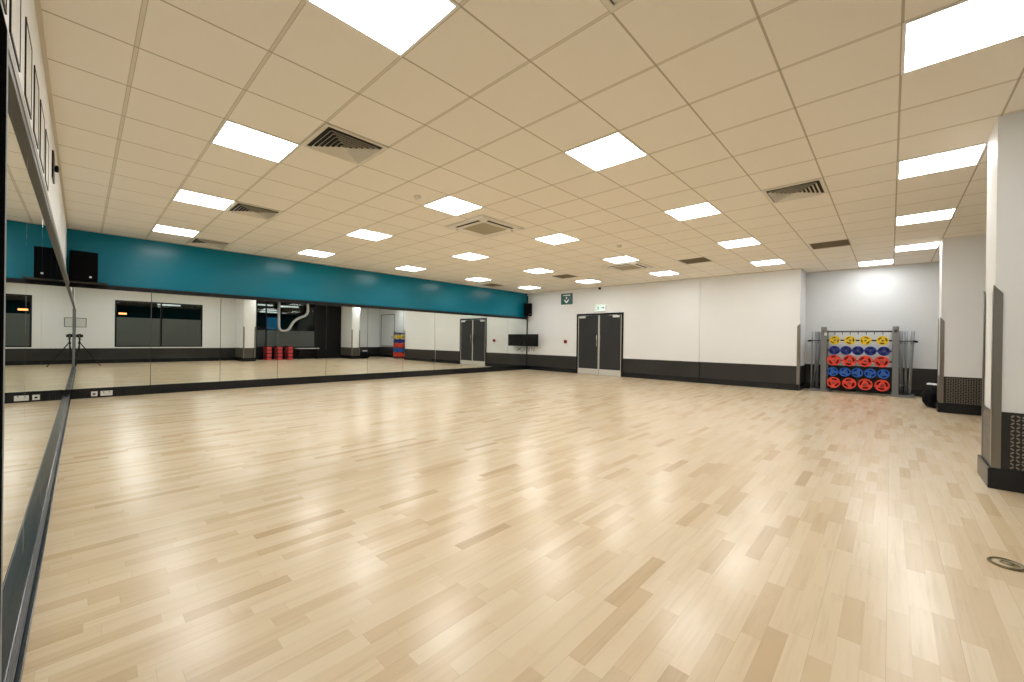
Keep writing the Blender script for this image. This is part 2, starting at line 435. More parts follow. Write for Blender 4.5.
# windows in the rear wall
def window(name, x0, x1, z0, z1, zs, mull, label, y=YR, lowmat=frost):
    root = empty(name, (x0, y, z0)); tag(root, label, 'window', None, 'structure'); w, h = x1-x0, z1-z0
    f = MB(); t = .05
    f.box(0, w, -.08, .012, 0, t); f.box(0, w, -.08, .012, h-t, h); f.box(0, t, -.08, .012, t, h-t); f.box(w-t, w, -.08, .012, t, h-t)
    for mx in mull: f.box(mx-x0-t/2, mx-x0+t/2, -.08, .010, t, h-t)
    f.build('window_frame', black, root)
    bx('frosted_pane', lowmat, t, w-t, -.05, -.03, t, zs-z0, root); bx('clear_pane', glass_t, t, w-t, -.044, -.036, zs-z0, h-t, root)
    return root
def glass_thin():
    mt = bpy.data.materials.new('dark_clear_glass'); mt.use_nodes = True; nt = mt.node_tree; nt.nodes.remove(nt.nodes['Principled BSDF'])
    o = nt.nodes['Material Output']; a = nt.nodes.new('ShaderNodeBsdfTransparent'); b = nt.nodes.new('ShaderNodeBsdfGlossy'); m_ = nt.nodes.new('ShaderNodeMixShader')
    fr = nt.nodes.new('ShaderNodeFresnel'); fr.inputs[0].default_value = 1.45
    a.inputs[0].default_value = (.8, .83, .82, 1); b.inputs['Roughness'].default_value = .02
    nt.links.new(fr.outputs[0], m_.inputs[0]); nt.links.new(a.outputs[0], m_.inputs[1]); nt.links.new(b.outputs[0], m_.inputs[2]); nt.links.new(m_.outputs[0], o.inputs[0])
    return mt
glass_t = glass_thin()
window('window_1', *W1, 1.87, [2.53], 'dark window behind the camera with frosted lower pane')
window('window_2', W2[0], 8.95, .60, W2[3], 1.48, [6.55], 'wide dark window between the pillars showing silver ducts')
bx('sill_panel', black, W2[0], 8.95, YR-.10, YR-.02, 0, .60)
o = bpy.data.objects['sill_panel']; o.name = 'trim_2'; tag(o, 'black panel under the window between the pillars', 'trim', None, 'structure')
root = empty('door_2', (8.95, YR, 0)); tag(root, 'black double doors between the pillars in the rear wall', 'door', None, 'structure')
f = MB(); f.box(0, .06, -.10, .01, 0, W2[3]); f.box(1.54, 1.60, -.10, .01, 0, W2[3]); f.box(.06, 1.54, -.10, .01, W2[3]-.06, W2[3]); f.build('door_frame', black, root)
for k in range(2): bx('door_leaf', blackm, .065+k*.740, .795+k*.740, -.06, -.02, .005, W2[3]-.065, root, .003)
window('window_3', 0, 1.62, .66, 2.64, 1.9, [], 'pale blue-grey window in the alcove near the weight rack', lowmat=paleblue)
w3 = bpy.data.objects['window_3']; w3.location = (XA, -.52, .66); w3.rotation_euler = (0, 0, -PI/2)
for c in w3.children:
    if c.name.startswith('clear_pane'): c.data.materials[0] = paleblue
    if c.name.startswith('window_frame'): c.data.materials[0] = grey_metal
w3.location.x = XA - .085; w3.rotation_euler = (0, 0, PI*.5); w3.location.y = -2.48
for c in w3.children: c.location.y = 0.0
w3.location.x = XA - .002

# ------------------------------------------------------------------ mirrors
PW = XR/11
bx('trim_3', black, 0.0, XR, YB-.012, YB-.002, .02, 2.0); tag(bpy.data.objects['trim_3'], 'black backing behind the long mirrors', 'trim', None, 'structure')
ordw = ['first', 'second', 'third', 'fourth', 'fifth', 'sixth', 'seventh', 'eighth', 'ninth', 'tenth', 'eleventh']
pm = None
for k in range(11):
    if pm is None:
        pm = MB().box(.0035, PW-.0035, 0, .006, .17, 1.975, None, .0012).build('wall_mirror', mirror); o = pm
    else: o = pm.copy(); COL.objects.link(o)
    o.location = (k*PW, YB-.022, 0)
    tag(o, 'tall mirror panel under the teal wall, %s from its left end' % ordw[k], 'mirror', 'mirror panels under the teal wall')
h = MB(); h.box(.037, XR, YB-.045, YB-.001, 1.97, 2.04, None, .004); h.box(.037, XR, YB-.055, YB-.001, 2.035, 2.048, None, .002)
tag(h.build('mirror_header_rail', black), 'black rail along the top of the long mirrors', 'rail')
h = MB(); h.box(.06, XR-.03, YB-.045, YB-.0125, 0, .175, plate_skirt, .004)
tag(h.build('mirror_base_rail'), 'black base rail along the foot of the long mirrors', 'rail')
bx('trim_4', black, XR-.03, XR-.001, YB-.045, YB-.013, 0, 2.9); tag(bpy.data.objects['trim_4'], 'slim black upright in the corner by the television', 'trim', None, 'structure')
# left wall mirrors
bead = P('bead_grey', (.13, .14, .155), .45, metal=.3)
YL0 = 1.88; n8 = 8; PL = (YB-.023-YL0)/n8
bx('trim_5', black, 0.0005, .008, YL0, YB-.02, .02, 2.0); tag(bpy.data.objects['trim_5'], 'black backing behind the left mirrors', 'trim', None, 'structure')
pm = None
for k in range(n8):
    if pm is None:
        pm = MB().box(0, .006, .003, PL-.003, .0945, 1.99, None, .0012).build('wall_mirror', mirror); o = pm
    else: o = pm.copy(); COL.objects.link(o)
    o.location = (.0095, YL0 + k*PL, 0)
    tag(o, 'tall mirror panel on the left wall, %s from the camera' % ordw[k], 'mirror', 'mirror panels on the left wall')
h = MB(); h.box(.0005, .034, 1.30, YB-.0, 1.975, 2.046, P('header_bronze', (.030, .028, .022), .4), .003); h.box(.033, .038, 1.30, YB-.0, 2.004, 2.044, P('header_face_grey', (.24, .235, .215), .45), .0015)
tag(h.build('mirror_header_rail'), 'grey metal rail along the top of the left mirrors', 'rail')
h = MB(); h.box(.0005, .048, 1.30, YB-.0, 0, .094, base_top, .004)
h.box(.046, .052, 1.30, YB-.0, .080, .087, bead, .002); h.box(.046, .054, 1.30, YB-.0, .055, .063, bead, .002); h.box(.046, .056, 1.30, YB-.0, .030, .038, bead, .002); h.box(.046, .070, 1.30, YB-.05, 0, .014, base_top, .003)
tag(h.build('mirror_base_rail'), 'slate blue base rail with pale beads under the left mirrors', 'rail')
h = MB(); h.box(.0005, .050, 1.20, 1.775, .095, 1.974, P('stile_matt_black', (.003, .003, .003), 1.0, spec=.0), .003); h.box(.0005, .045, 1.776, 1.868, .095, 1.974, P('stile_silver', (.24, .25, .26), .6, spec=.2), .002)
tag(h.build('mirror_end_stile'), 'black and silver upright ending the left mirrors near the camera', 'stile')

# ------------------------------------------------------------------ double doors in the right wall
root = empty('door_1', (XR, 7.245, 0)); tag(root, 'charcoal double doors with steel kick plates under the exit sign', 'door', None, 'structure')
HW = .90; DH = 2.10
f = MB(); t = .06
f.box(-.03, -.0005, -HW, -HW+t, 0, DH, None, .003); f.box(-.03, -.0005, HW-t, HW, 0, DH, None, .003); f.box(-.03, -.0005, -HW+t, HW-t, DH-t, DH, None, .003)
f.build('door_frame', black, root)
for sy in (-1, 1):
    y1 = sy*(HW-t-.006); ya, yb = sorted((sy*.006, y1))
    leaf = bx('door_leaf', charcoal, -.020, -.001, ya, yb, .008, DH-t-.006, root, .002)
    e_ = MB(); e_.box(-.024, -.0195, *sorted((sy*.006, sy*.030)), .008, DH-t-.006); e_.box(-.024, -.0195, *sorted((y1, y1-sy*.018)), .008, DH-t-.006)
    tag(e_.build('edge_strip', doorsteel, leaf), 'steel strips along the edges of the leaf')
    k_ = bx('kick_plate', doorsteel, -.0245, -.0195, *sorted((sy*.030, y1-sy*.004)), .012, .20, leaf, .001)
    hd = MB(); hy = sy*.065
    hd.tube([(-.024, hy, .98), (-.060, hy, .98), (-.066, hy, 1.0), (-.066, hy, 1.33), (-.060, hy, 1.35), (-.024, hy, 1.35)], .011, None, 10)
    hd.build('pull_handle', chrome, leaf)
    c_ = MB(); c_.box(-.062, -.0195, *sorted((y1-sy*.06, y1-sy*.30)), DH-t-.095, DH-t-.025, None, .008)
    c_.box(-.050, -.040, *sorted((y1-sy*.16, y1-sy*.44)), DH-t-.024, DH-t-.014, None, .002)
    tag(c_.build('door_closer', P('closer_silver', (.70, .70, .68), .4, metal=.3), leaf), 'silver closer at the head of the leaf')

# exit sign above the doors, running figure and arrow
root = empty('exit_sign', (XR, 7.19, 2.16)); tag(root, 'pale lit exit sign with running figure above the double doors', 'exit sign')
bx('housing', signwhite, -.05, -.0005, -.20, .20, 0, .24, root, .006)
bx('panel', exitpanel, -.054, -.0495, -.19, .19, .02, .22, root, .002)
ic = MB()
fn = lambda u, v, w: (-.0542-w, -u, v)
ic.lathe([(0, 0), (.016, 0), (.016, .002), (0, .002)], None, 14, Matrix.Translation((-.0562, .085, .188)) @ Matrix.Rotation(PI/2, 4, 'Y'))
ic.prism([(-.105, .165), (-.075, .165), (-.060, .11), (-.085, .10)], 0, .002, fn)
ic.prism([(-.085, .115), (-.060, .115), (-.038, .080), (-.050, .035), (-.065, .038), (-.056, .078)], 0, .002, fn)
ic.prism([(-.095, .112), (-.078, .100), (-.100, .062), (-.135, .058), (-.135, .072), (-.110, .076)], 0, .002, fn)
ic.prism([(-.080, .160), (-.050, .130), (-.030, .138), (-.030, .124), (-.052, .114), (-.088, .145)], 0, .002, fn)
ic.prism([(-.105, .162), (-.128, .130), (-.118, .108), (-.108, .116), (-.115, .130), (-.098, .150)], 0, .002, fn)
ic.prism([(-.165, .03), (-.150, .03), (-.150, .20), (-.165, .20)], 0, .002, fn)
ic.build('figure_symbol', exitgreen, root)
ic = MB(); ic.prism([(.03, .105), (.11, .105), (.11, .07), (.165, .12), (.11, .17), (.11, .135), (.03, .135)], 0, .002, fn); ic.build('arrow_symbol', exitgreen, root)
# dark green square sign left of the doors
root = empty('information_sign', (XR, 8.60, 2.47)); tag(root, 'dark green square sign with white arrow near the teal wall', 'sign')
bx('board', signgreen, -.03, -.0005, -.25, .25, 0, .40, root, .012)
ic = MB(); fn = lambda u, v, w: (-.0302-w, -u, v)
ic.prism([(-.15, .315), (.16, .315), (.16, .345), (-.15, .345)], 0, .0015, fn)
ic.prism([(-.03, .20), (.02, .20), (.02, .27), (-.03, .25)], 0, .0015, fn)
ic.prism([(-.12, .175), (-.075, .175), (0, .105), (.075, .175), (.12, .175), (.04, .07), (0, .045), (-.04, .07)], 0, .0015, fn)
ic.build('arrow_symbol', signwhite, root)
# red call point
root = empty('fire_call_point', (XR, 8.63, 1.06)); tag(root, 'small dark red call point between the television and the doors', 'call point')
bx('housing', callred, -.045, -.0005, -.055, .055, 0, .12, root, .006); bx('push_plate', blackm, -.048, -.0445, -.032, .032, .03, .09, root, .002)
# small sensor over the doors
root = empty('motion_sensor', (XR, 7.22, 2.90)); tag(root, 'small dark sensor on the wall above the double doors', 'sensor')
MB().lathe([(0, 0), (.035, .005), (.045, .03), (.04, .07), (0, .075)], None, 18, Matrix.Translation((-.05, 0, 0))).build('sensor_dome', blackm, root)
bx('bracket', grey_metal, -.05, -.0005, -.015, .015, .05, .075, root)

# ------------------------------------------------------------------ ceiling lamps
def lamp_proto():
    root = empty('ceiling_light', (0, 0, HC)); t = .018; a = .3
    f = MB()
    for (x0, x1, y0, y1) in ((-a, a, -a, -a+t), (-a, a, a-t, a), (-a, -a+t, -a+t, a-t), (a-t, a, -a+t, a-t)): f.box(x0, x1, y0, y1, -.006, -.0005)
    f.build('frame', dframe, root)
    bx('diffuser', glow, -a+t, a-t, -a+t, a-t, -.0062, -.0012, root)
    return root
proto = None
rowname = {10: 'nearest teal wall', 6: 'second from teal wall', 2: 'third from teal wall', -2: 'fourth from teal wall', -6: 'farthest from teal wall'}
colname = {2: 'first line from left wall', 6: 'second line from left wall', 10: 'third line from left wall', 14: 'fourth line from left wall', 18: 'line nearest double doors'}
for i in (2, 6, 10, 14, 18):
    for j in (10, 6, 2, -2, -6):
        if proto is None: o = proto = lamp_proto()
        else: o = copy_tree(proto)
        o.location = (GX + (i+.5)*GT, GY + (j+.5)*GT, HC)
        tag(o, 'lit ceiling panel, %s, in the %s' % (rowname[j], colname[i]), 'ceiling light', 'square lit panels in the tiled ceiling')
o = copy_tree(proto); o.location = (GX + 21.0*GT, GY - 4.5*GT, HC); tag(o, 'lit ceiling panel inside the alcove above the weight rack', 'ceiling light', 'square lit panels in the tiled ceiling')

# ------------------------------------------------------------------ ceiling vents
def ring(mb, a0, z0, a1, z1, th, mt):
    """square blade: frustum from half-size a0 at z0 to a1 at z1, th thick"""
    k = mb.mi(mt); L = []
    for (a, z) in ((a0, z0), (a1, z1), (a1, z1-th), (a0, z0-th)):
        L.append([mb.bm.verts.new((sx*a, sy*a, z)) for sx, sy in ((-1, -1), (1, -1), (1, 1), (-1, 1))])
    for q in range(4):
        A, B = L[q], L[(q+1) % 4]
        for j in range(4):
            f = mb.bm.faces.new((A[j], A[(j+1) % 4], B[(j+1) % 4], B[j])); f.material_index = k
def vent_proto():
    root = empty('air_diffuser', (0, 0, HC)); a = .297
    f = MB(); w = .035
    for (x0, x1, y0, y1) in ((-a, a, -a, -a+w), (-a, a, a-w, a), (-a, -a+w, -a+w, a-w), (a-w, a, -a+w, a-w)): f.box(x0, x1, y0, y1, -.012, -.0005, None, .002)
    f.build('frame', ivory, root)
    b = MB()
    for k in range(6): ring(b, .214 - k*.038, -.006, .238 - k*.038, -.030, .0020, ivory)
    b.box(-.020, .020, -.020, .020, -.030, -.026, ivory); b.build('louvre_blades', ivory, root)
    bx('duct_opening', dark_in, -a+w, a-w, -a+w, a-w, -.0025, -.0006, root)
    return root
vp = None
for (i, j, lab) in ((3, 1, 'louvred square air vent beside the lit panel nearest the camera on the left'), (3, 6, 'louvred air vent right of the second lit panel from the teal wall'),
                    (3, 11, 'louvred air vent at the top edge of the teal wall'), (10, -4, 'louvred air vent in the right half of the ceiling'), (3, -4, 'louvred air vent cut by the top edge of the picture')):
    if vp is None: o = vp = vent_proto()
    else: o = copy_tree(vp)
    o.location = (GX + (i+.5)*GT, GY + (j+.5)*GT, HC); tag(o, lab, 'air vent', 'square louvred air vents')
def grille_proto():
    root = empty('return_air_grille', (0, 0, HC)); a = .297; w = .018
    f = MB()
    for (x0, x1, y0, y1) in ((-a, a, -a, -a+w), (-a, a, a-w, a), (-a, -a+w, -a+w, a-w), (a-w, a, -a+w, a-w)): f.box(x0, x1, y0, y1, -.008, -.0005)
    f.build('frame', ivory, root)
    g = MB(); n = 17
    for k in range(n):
        p = -a+w + (k+.5)*(2*(a-w))/n
        g.box(p-.0015, p+.0015, -a+w, a-w, -.007, -.002); g.box(-a+w, a-w, p-.0015, p+.0015, -.007, -.002)
    g.build('egg_crate_core', grille_br, root)
    bx('duct_opening', P('grille_back', (.14, .115, .075), .8), -a+w, a-w, -a+w, a-w, -.0018, -.0006, root)
    return root
gp = None
for (i, j, lab) in ((16, -4, 'dark return grille in the ceiling near the alcove'), (16, 0, 'dark return grille in the ceiling left of the pilaster'), (16, 6, 'dark return grille in the ceiling in front of the green sign'), (16, 11, 'dark return grille in the ceiling near the corner speaker')):
    if gp is None: o = gp = grille_proto()
    else: o = copy_tree(gp)
    o.location = (GX + (i+.4)*GT, GY + (j+.45)*GT, HC); tag(o, lab, 'air vent', 'dark return air grilles')
# air-conditioning cassettes
def cassette():
    root = empty('air_conditioner_cassette', (0, 0, HC)); a = .475
    p = MB(); z0 = -.032
    b = bmesh.new(); bmesh.ops.create_cube(b, size=1)
    for v in b.verts:
        k = 1 if v.co.z > 0 else .96
        v.co = Vector((v.co.x*2*a*k, v.co.y*2*a*k, -.0005 if v.co.z > 0 else z0))
    bmesh.ops.bevel(b, geom=b.edges[:], offset=.006, segments=2, affect='EDGES'); p._merge(b, p.mi(acwhite)); p.build('panel', None, root)
    g = MB(); g.box(-.255, .255, -.255, .255, z0-.008, z0+.002, None, .005); ga = g.build('intake_grille', acgrille, root)
    s = MB()
    for k in range(22):
        q = -.24 + k*.0229; s.box(-.245, .245, q-.003, q+.003, z0-.0115, z0-.0075)
    s.build('grille_slats', acgrille, ga)
    for ang in range(4):
        M = Matrix.Rotation(ang*PI/2, 4, 'Z')
        l = MB(); bb = bmesh.new(); bmesh.ops.create_cube(bb, size=1)
        for v in bb.verts: v.co = Vector((v.co.x*.56, -.365 + v.co.y*.050, z0 + v.co.z*.006))
        l._merge(bb, 0, M); sl = l.build('outlet_slot', blackm, root)
        l = MB(); bb = bmesh.new(); bmesh.ops.create_cube(bb, size=1)
        for v in bb.verts: v.co = Vector((v.co.x*.55, -.350 + v.co.y*.030, z0 - .006 + v.co.z*.003 + v.co.y*.012))
        l._merge(bb, 0, M); l.build('air_flap', acwhite, sl)
    return root
ac = cassette(); ac.location = (4.72, 4.90, HC); tag(ac, 'cream air conditioner cassette in the middle of the ceiling', 'air conditioner', 'air conditioner cassettes')
o = copy_tree(ac); o.location = (9.36, 4.75, HC); tag(o, 'cream air conditioner cassette in the ceiling in front of the double doors', 'air conditioner', 'air conditioner cassettes')
for k, (i, j, lab) in enumerate(((5.58, 2.57, 'small round smoke detector left of the air conditioner cassette'), (12.43, 1.46, 'small round smoke detector near the far air conditioner cassette'))):
    if k == 0:
        sd = empty('smoke_detector', (0, 0, 0))
        MB().lathe([(0, 0), (.05, 0), (.052, -.012), (.046, -.018)], None, 24).build('base', ivory, sd); MB().lathe([(.040, -.014), (.040, -.030), (.026, -.042), (0, -.044)], None, 24).build('dome', ivory, sd); o = sd
    else: o = copy_tree(sd)
    o.location = (GX+i*GT, GY+j*GT, HC-.0005); tag(o, lab, 'smoke detector', 'smoke detectors')

# ------------------------------------------------------------------ speakers and television
def speaker(loc, rz, w, d, h, label):
    root = empty('loudspeaker', loc, rz); tag(root, label, 'loudspeaker')
    # cabinet narrows towards the back
    c = MB(); poly = [(-w/2, 0), (w/2, 0), (w/2, d*.45), (w*.33, d), (-w*.33, d), (-w/2, d*.45)]
    c.prism(poly, 0, h, lambda u, v, q: (u, v, q)); cab = c.build('cabinet', P('speaker_cabinet', (.0025, .0025, .003), .9, spec=.06, bump=(150, .2)), root)
    g = MB(); g.box(-w/2+.015, w/2-.015, -.010, -.0005, .02, h-.02, None, .004); g.build('front_grille', P('speaker_grille', (.0025, .0025, .003), .9, spec=.06, bump=(400, .5)), root)
    g = MB(); g.lathe([(0, 0), (.016, 0), (.016, .003), (0, .003)], None, 16, Matrix.Translation((w*.22, -.010, .07)) @ Matrix.Rotation(PI/2, 4, 'X')); tag(g.build('badge', socketw, root), 'small silver badge')
    b = MB(); b.box(-.05, .05, d-.002, d+.05, h*.35, h*.6, None, .004); b.build('wall_bracket', blackm, root)
    return root
speaker((.215, 10.05, 2.055), math.radians(8), .325, .30, .50, 'black loudspeaker on the left end of the teal wall')
speaker((11.99, 10.24, 2.09), math.radians(-42), .30, .20, .49, 'black loudspeaker in the corner above the television')
b = MB(); b.box(.03, .50, YB-.40, YB-.056, 2.040, 2.053, None, .003)
tag(b.build('speaker_shelf', black), 'thin black shelf under the left loudspeaker', 'shelf')
root = empty('television', (11.98, 10.098, .92)); tag(root, 'wall mounted flat television in the corner under the loudspeaker', 'television')
bx('casing', P('tv_casing', (.003, .003, .003), .4, spec=.3), -.02, .02, -.383, .383, 0, .465, root, .006)
bx('screen', screen, -.0225, -.0195, -.357, .357, .03, .44, root)
b = MB(); b.box(.019, .035, -.10, .10, .13, .33, None, .003); b.box(.035, .225, -.02, .02, .18, .22, None, .003); b.box(.225, .268, -.06, .06, .10, .32, None, .003); b.build('wall_bracket', blackm, root)
c = MB()
for k, (ya, yb, dz) in enumerate(((-.02, .12, .12), (.10, .30, .17), (-.15, .05, .15))):
    c.tube([(.06, ya, .02), (.10, ya+.02, -dz*.6), (.16, (ya+yb)/2, -dz-.05), (.22, yb, -dz*.7), (.262, yb, -.06)], .006, None, 6)
c.build('cables', blackm, root)

# sockets on the base rail by the left corner
for (x0, x1, n, lab) in ((.315, .396, 1, 'single white socket on the base rail near the left corner'), (.433, .590, 2, 'double white socket on the base rail near the left corner')):
    root = empty('wall_socket', ((x0+x1)/2, YB-.0452, .03)); tag(root, lab, 'socket', 'white sockets on the base rail'); w = (x1-x0)/2
    bx('face_plate', socketw, -w, w, -.010, 0, 0, .086, root, .003)
    for q in range(n):
        p = MB(); cxx = (q-(n-1)/2)*.075
        if n == 1: p.box(-.016, .016, -.014, -.0095, .026, .056)
        else:
            p.box(cxx-.004, cxx+.004, -.0115, -.0095, .052, .062); p.box(cxx-.018, cxx-.010, -.0115, -.0095, .030, .036); p.box(cxx+.010, cxx+.018, -.0115, -.0095, .030, .036)
            p.box(cxx-.006, cxx+.006, -.013, -.0095, .066, .078)
        p.build('socket_outlet', blackm, root)

# floor box cover
root = empty('floor_socket_cover', (3.52, -.455, 0)); tag(root, 'round worn brass cover let into the floor at the right edge', 'floor cover')
MB().lathe([(0, .001), (.068, .001), (.068, .006), (.058, .009), (.054, .006), (.045, .006), (.04, .009), (0, .009)], None, 36).build('cover_plate', brass, root)
MB().lathe([(.018, .009), (.022, .012), (.027, .009)], None, 30).build('ring_pull', P('dark_brass', (.10, .08, .05), .4, metal=.7), root)
MB().lathe([(.056, .0085), (.062, .0115), (.068, .0065)], None, 36).build('outer_rim', P('dark_brass', (.10, .08, .05), .4), root)

# ------------------------------------------------------------------ posters on the left wall
for k, (ya, yb) in enumerate(((2.02, 2.30), (2.42, 2.76), (3.0, 3.32), (3.50, 3.82), (3.98, 4.36), (4.52, 4.88))):
    root = empty('framed_poster', (.0005, (ya+yb)/2, 2.27)); w = (yb-ya)/2
    tag(root, 'slim black framed poster high on the left wall, %s from the camera' % ordw[k], 'poster', 'framed posters above the left mirrors')
    f = MB(); t = .014; H = .37
    f.box(0, .005, -w, w, 0, t); f.box(0, .005, -w, w, H-t, H); f.box(0, .005, -w, -w+t, t, H-t); f.box(0, .005, w-t, w, t, H-t); f.build('frame', black, root)
    bx('print', paper, .001, .003, -w+t, w-t, t, H-t, root)
root = empty('wall_sensor', (.0005, 5.55, 2.55)); tag(root, 'small black sensor high on the left wall past the posters', 'sensor')
bx('back_plate', black, 0, .012, -.12, .12, -.02, .22, root, .003)
MB().lathe([(0, 0), (.012, .004), (.014, .04), (.010, .06), (0, .062)], None, 16, Matrix.Translation((.026, 0, .06))).build('sensor_dome', blackm, root)
# framed notice on the rear wall
root = empty('framed_notice', (.16, YR+.0005, 1.42)); tag(root, 'small framed notice behind the tripod, seen in the mirror', 'notice')
f = MB(); w, H, t = .15, .36, .018
f.box(-w, w, 0, .018, 0, t); f.box(-w, w, 0, .018, H-t, H); f.box(-w, -w+t, 0, .018, t, H-t); f.box(w-t, w, 0, .018, t, H-t); f.build('frame', black, root)
bx('print', paper, -w+t, w-t, .002, .010, t, H-t, root)

# ------------------------------------------------------------------ weight rack
RX = 12.58
root = empty('weight_rack', (RX, .56, 0)); tag(root, 'grey steel weight rack holding coloured plates against the alcove wall', 'weight rack')
cy0 = .56
def ry(y): return y - cy0
for (ya, yb) in ((1.137, 1.252), (-.135, -.025)):
    u = MB(); u.box(.02, .09, ry(ya), ry(yb), .03, 1.57, None, .008); u.box(.38, .44, ry(ya), ry(yb), .03, 1.50, None, .008)
    u.box(.02, .44, ry(ya)+.03, ry(yb)-.03, 1.42, 1.50, None, .004); u.build('upright', grey_metal, root)
for (ya, yb) in ((1.07, 1.47), (-.39, .0)): MB().box(-.02, .50, ry(ya), ry(yb), .003, .03, None, .006).build('foot_tray', grey_metal, root)
for (ya, yb) in ((1.07, 1.47), (-.39, .0)):
    u = MB(); u.box(-.02, -.008, ry(ya), ry(yb), .03, .055); u.box(.488, .50, ry(ya), ry(yb), .03, .055)
    e1 = ry(yb) if yb > 1 else ry(ya); s1 = -1 if yb > 1 else 1
    u.box(-.02, .50, *sorted((e1, e1+s1*.012)), .03, .055); u.build('tray_rim', grey_metal, root)
ZR = [1.247, 1.008, .770, .495, .235]
for z in ZR:
    u = MB(); u.box(.045, .075, ry(-.02), ry(1.14), z-.018, z+.018, None, .003); u.build('cross_bar', black, root)
u = MB(); u.tube([(.05, ry(-.02), 1.455), (.05, ry(1.14), 1.455)], .018, None, 12); u.build('top_bar', P('top_bar_grey', (.06, .06, .06), .4, metal=.3), root)
for k in range(7):
    y = .985 - k*.142
    u = MB(); u.tube([(.05, ry(y), 1.44), (.045, ry(y), 1.41), (.02, ry(y), 1.385), (-.02, ry(y), 1.39), (-.035, ry(y), 1.41)], .007, None, 8); u.build('hook', black, root)
for sgn, ye in ((1, 1.165), (-1, -.075)):     # retaining arms for the bars
    yo = ye + sgn*.31
    u = MB(); u.tube([(.08, ry(ye), 1.24), (.08, ry(yo)-sgn*.04, 1.24), (.12, ry(yo), 1.24), (.38, ry(yo), 1.24), (.41, ry(yo)-sgn*.04, 1.24), (.41, ry(ye), 1.24)], .010, None, 8)
    u.build('retaining_arm', black, root)
    u = MB(); u.tube([(.07, ry(yo)-sgn*.03, 1.24), (.07, ry(yo)+sgn*.045, 1.225)], .022, None, 12); u.build('rubber_end', blackm, root)
u = MB(); u.box(.012, .0195, ry(1.135), ry(1.185), 1.36, 1.43, None, .002); tag(u.build('label_tag', socketw, root), 'white tag near the top of the upright')

# plates: round rubber discs with three grip slots around a hub
def plate_mesh(name, r, th, mt, hubm):
    m_ = MB(); N = 48
    outer = [(r*math.cos(2*PI*i/N), r*math.sin(2*PI*i/N)) for i in range(N)]
    holes = []
    hub = [(.016*math.cos(-2*PI*i/16), .016*math.sin(-2*PI*i/16)) for i in range(16)]
    holes.append(hub)
    for k in range(3):
        a0 = PI/2 + k*2*PI/3; ri, ro = r*.50, r*.76; sp = math.radians(36)
        pts = [(ro*math.cos(a0+t), ro*math.sin(a0+t)) for t in [sp*(q/5-1) for q in range(11)]]
        pts += [(ri*math.cos(a0+t), ri*math.sin(a0+t)) for t in [sp*.85*(1-q/5) for q in range(11)]]
        holes.append(pts)
    m_.prism(outer, -th*.42, th*.42, lambda u, v, w: (w, u, v), mt, holes)
    # rounded rim
    MR = Matrix.Rotation(PI/2, 4, 'Y')
    m_.lathe([(r*.985, -th*.42), (r*1.0, -th*.5), (r*.93, -th*.56), (r*.85, -th*.42)], mt, N, MR); m_.lathe([(r*.985, th*.42), (r*1.0, th*.5), (r*.93, th*.56), (r*.85, th*.42)], mt, N, MR)
    m_.lathe([(r*.40, -th*.42), (r*.36, -th*.58), (.018, -th*.58), (.018, -th*.3)], mt, 32, MR)
    o = m_.build(name, mt); return o
def hub_mesh(th):
    m_ = MB(); MR = Matrix.Rotation(PI/2, 4, 'Y')
    m_.lathe([(.012, -th*.62), (.022, -th*.62), (.022, -th*.4), (.022, th*.45), (.012, th*.45), (.012, -th*.62)], None, 20, MR); return m_
rowdef = [('yellow', yellow, .104, .040, ZR[0], [.983, .700, .427, .135], 'top row'),
          ('dark blue', blue, .105, .045, ZR[1], [.984, .769, .557, .338, .112], 'second row from the top'),
          ('red', red, .130, .055, ZR[2], [.992, .707, .426, .147], 'middle row'),
          ('bright blue', lblue, .105, .045, ZR[3], [1.008, .785, .564, .337, .113], 'fourth row from the top'),
          ('red', red, .130, .055, ZR[4], [.992, .705, .420, .135], 'bottom row')]
pos = {4: ['leftmost', 'second from the left', 'second from the right', 'rightmost'], 5: ['leftmost', 'second from the left', 'in the centre', 'second from the right', 'rightmost']}
for (cn, mt, r, th, z, ys, rn) in rowdef:
    pr = None
    for k, y in enumerate(ys):
        if pr is None:
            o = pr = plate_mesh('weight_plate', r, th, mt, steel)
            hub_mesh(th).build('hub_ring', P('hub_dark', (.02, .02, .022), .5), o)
            MB().lathe([(.024, -th*.10), (r*.82, -th*.10), (r*.82, th*.10), (.024, th*.10), (.024, -th*.10)], None, 36, Matrix.Rotation(PI/2, 4, 'Y')).build('grip_inlay', P('inlay_'+cn.replace(' ', '_'), tuple(q*.10 for q in mt.node_tree.nodes['Principled BSDF'].inputs['Base Color'].default_value[:3]), .7, spec=.2), o)  # darkened plate colour paints the shade inside the grip slots
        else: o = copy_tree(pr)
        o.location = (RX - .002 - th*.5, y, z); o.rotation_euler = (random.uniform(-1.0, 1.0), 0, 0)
        tag(o, '%s weight plate, %s on the %s' % (cn, pos[len(ys)][k], {'top row': 'top row of the rack', 'second row from the top': 'second rack row from top', 'middle row': 'middle row of the rack', 'fourth row from the top': 'fourth rack row from top', 'bottom row': 'bottom row of the rack'}[rn]), 'weight plate', '%s plates on the %s' % (cn, rn))
        # peg carrying the plate
        q = MB(); q.tube([(.05, ry(y), z), (-.062, ry(y), z)], .0105, None, 12); q.build('peg', barsteel, root)
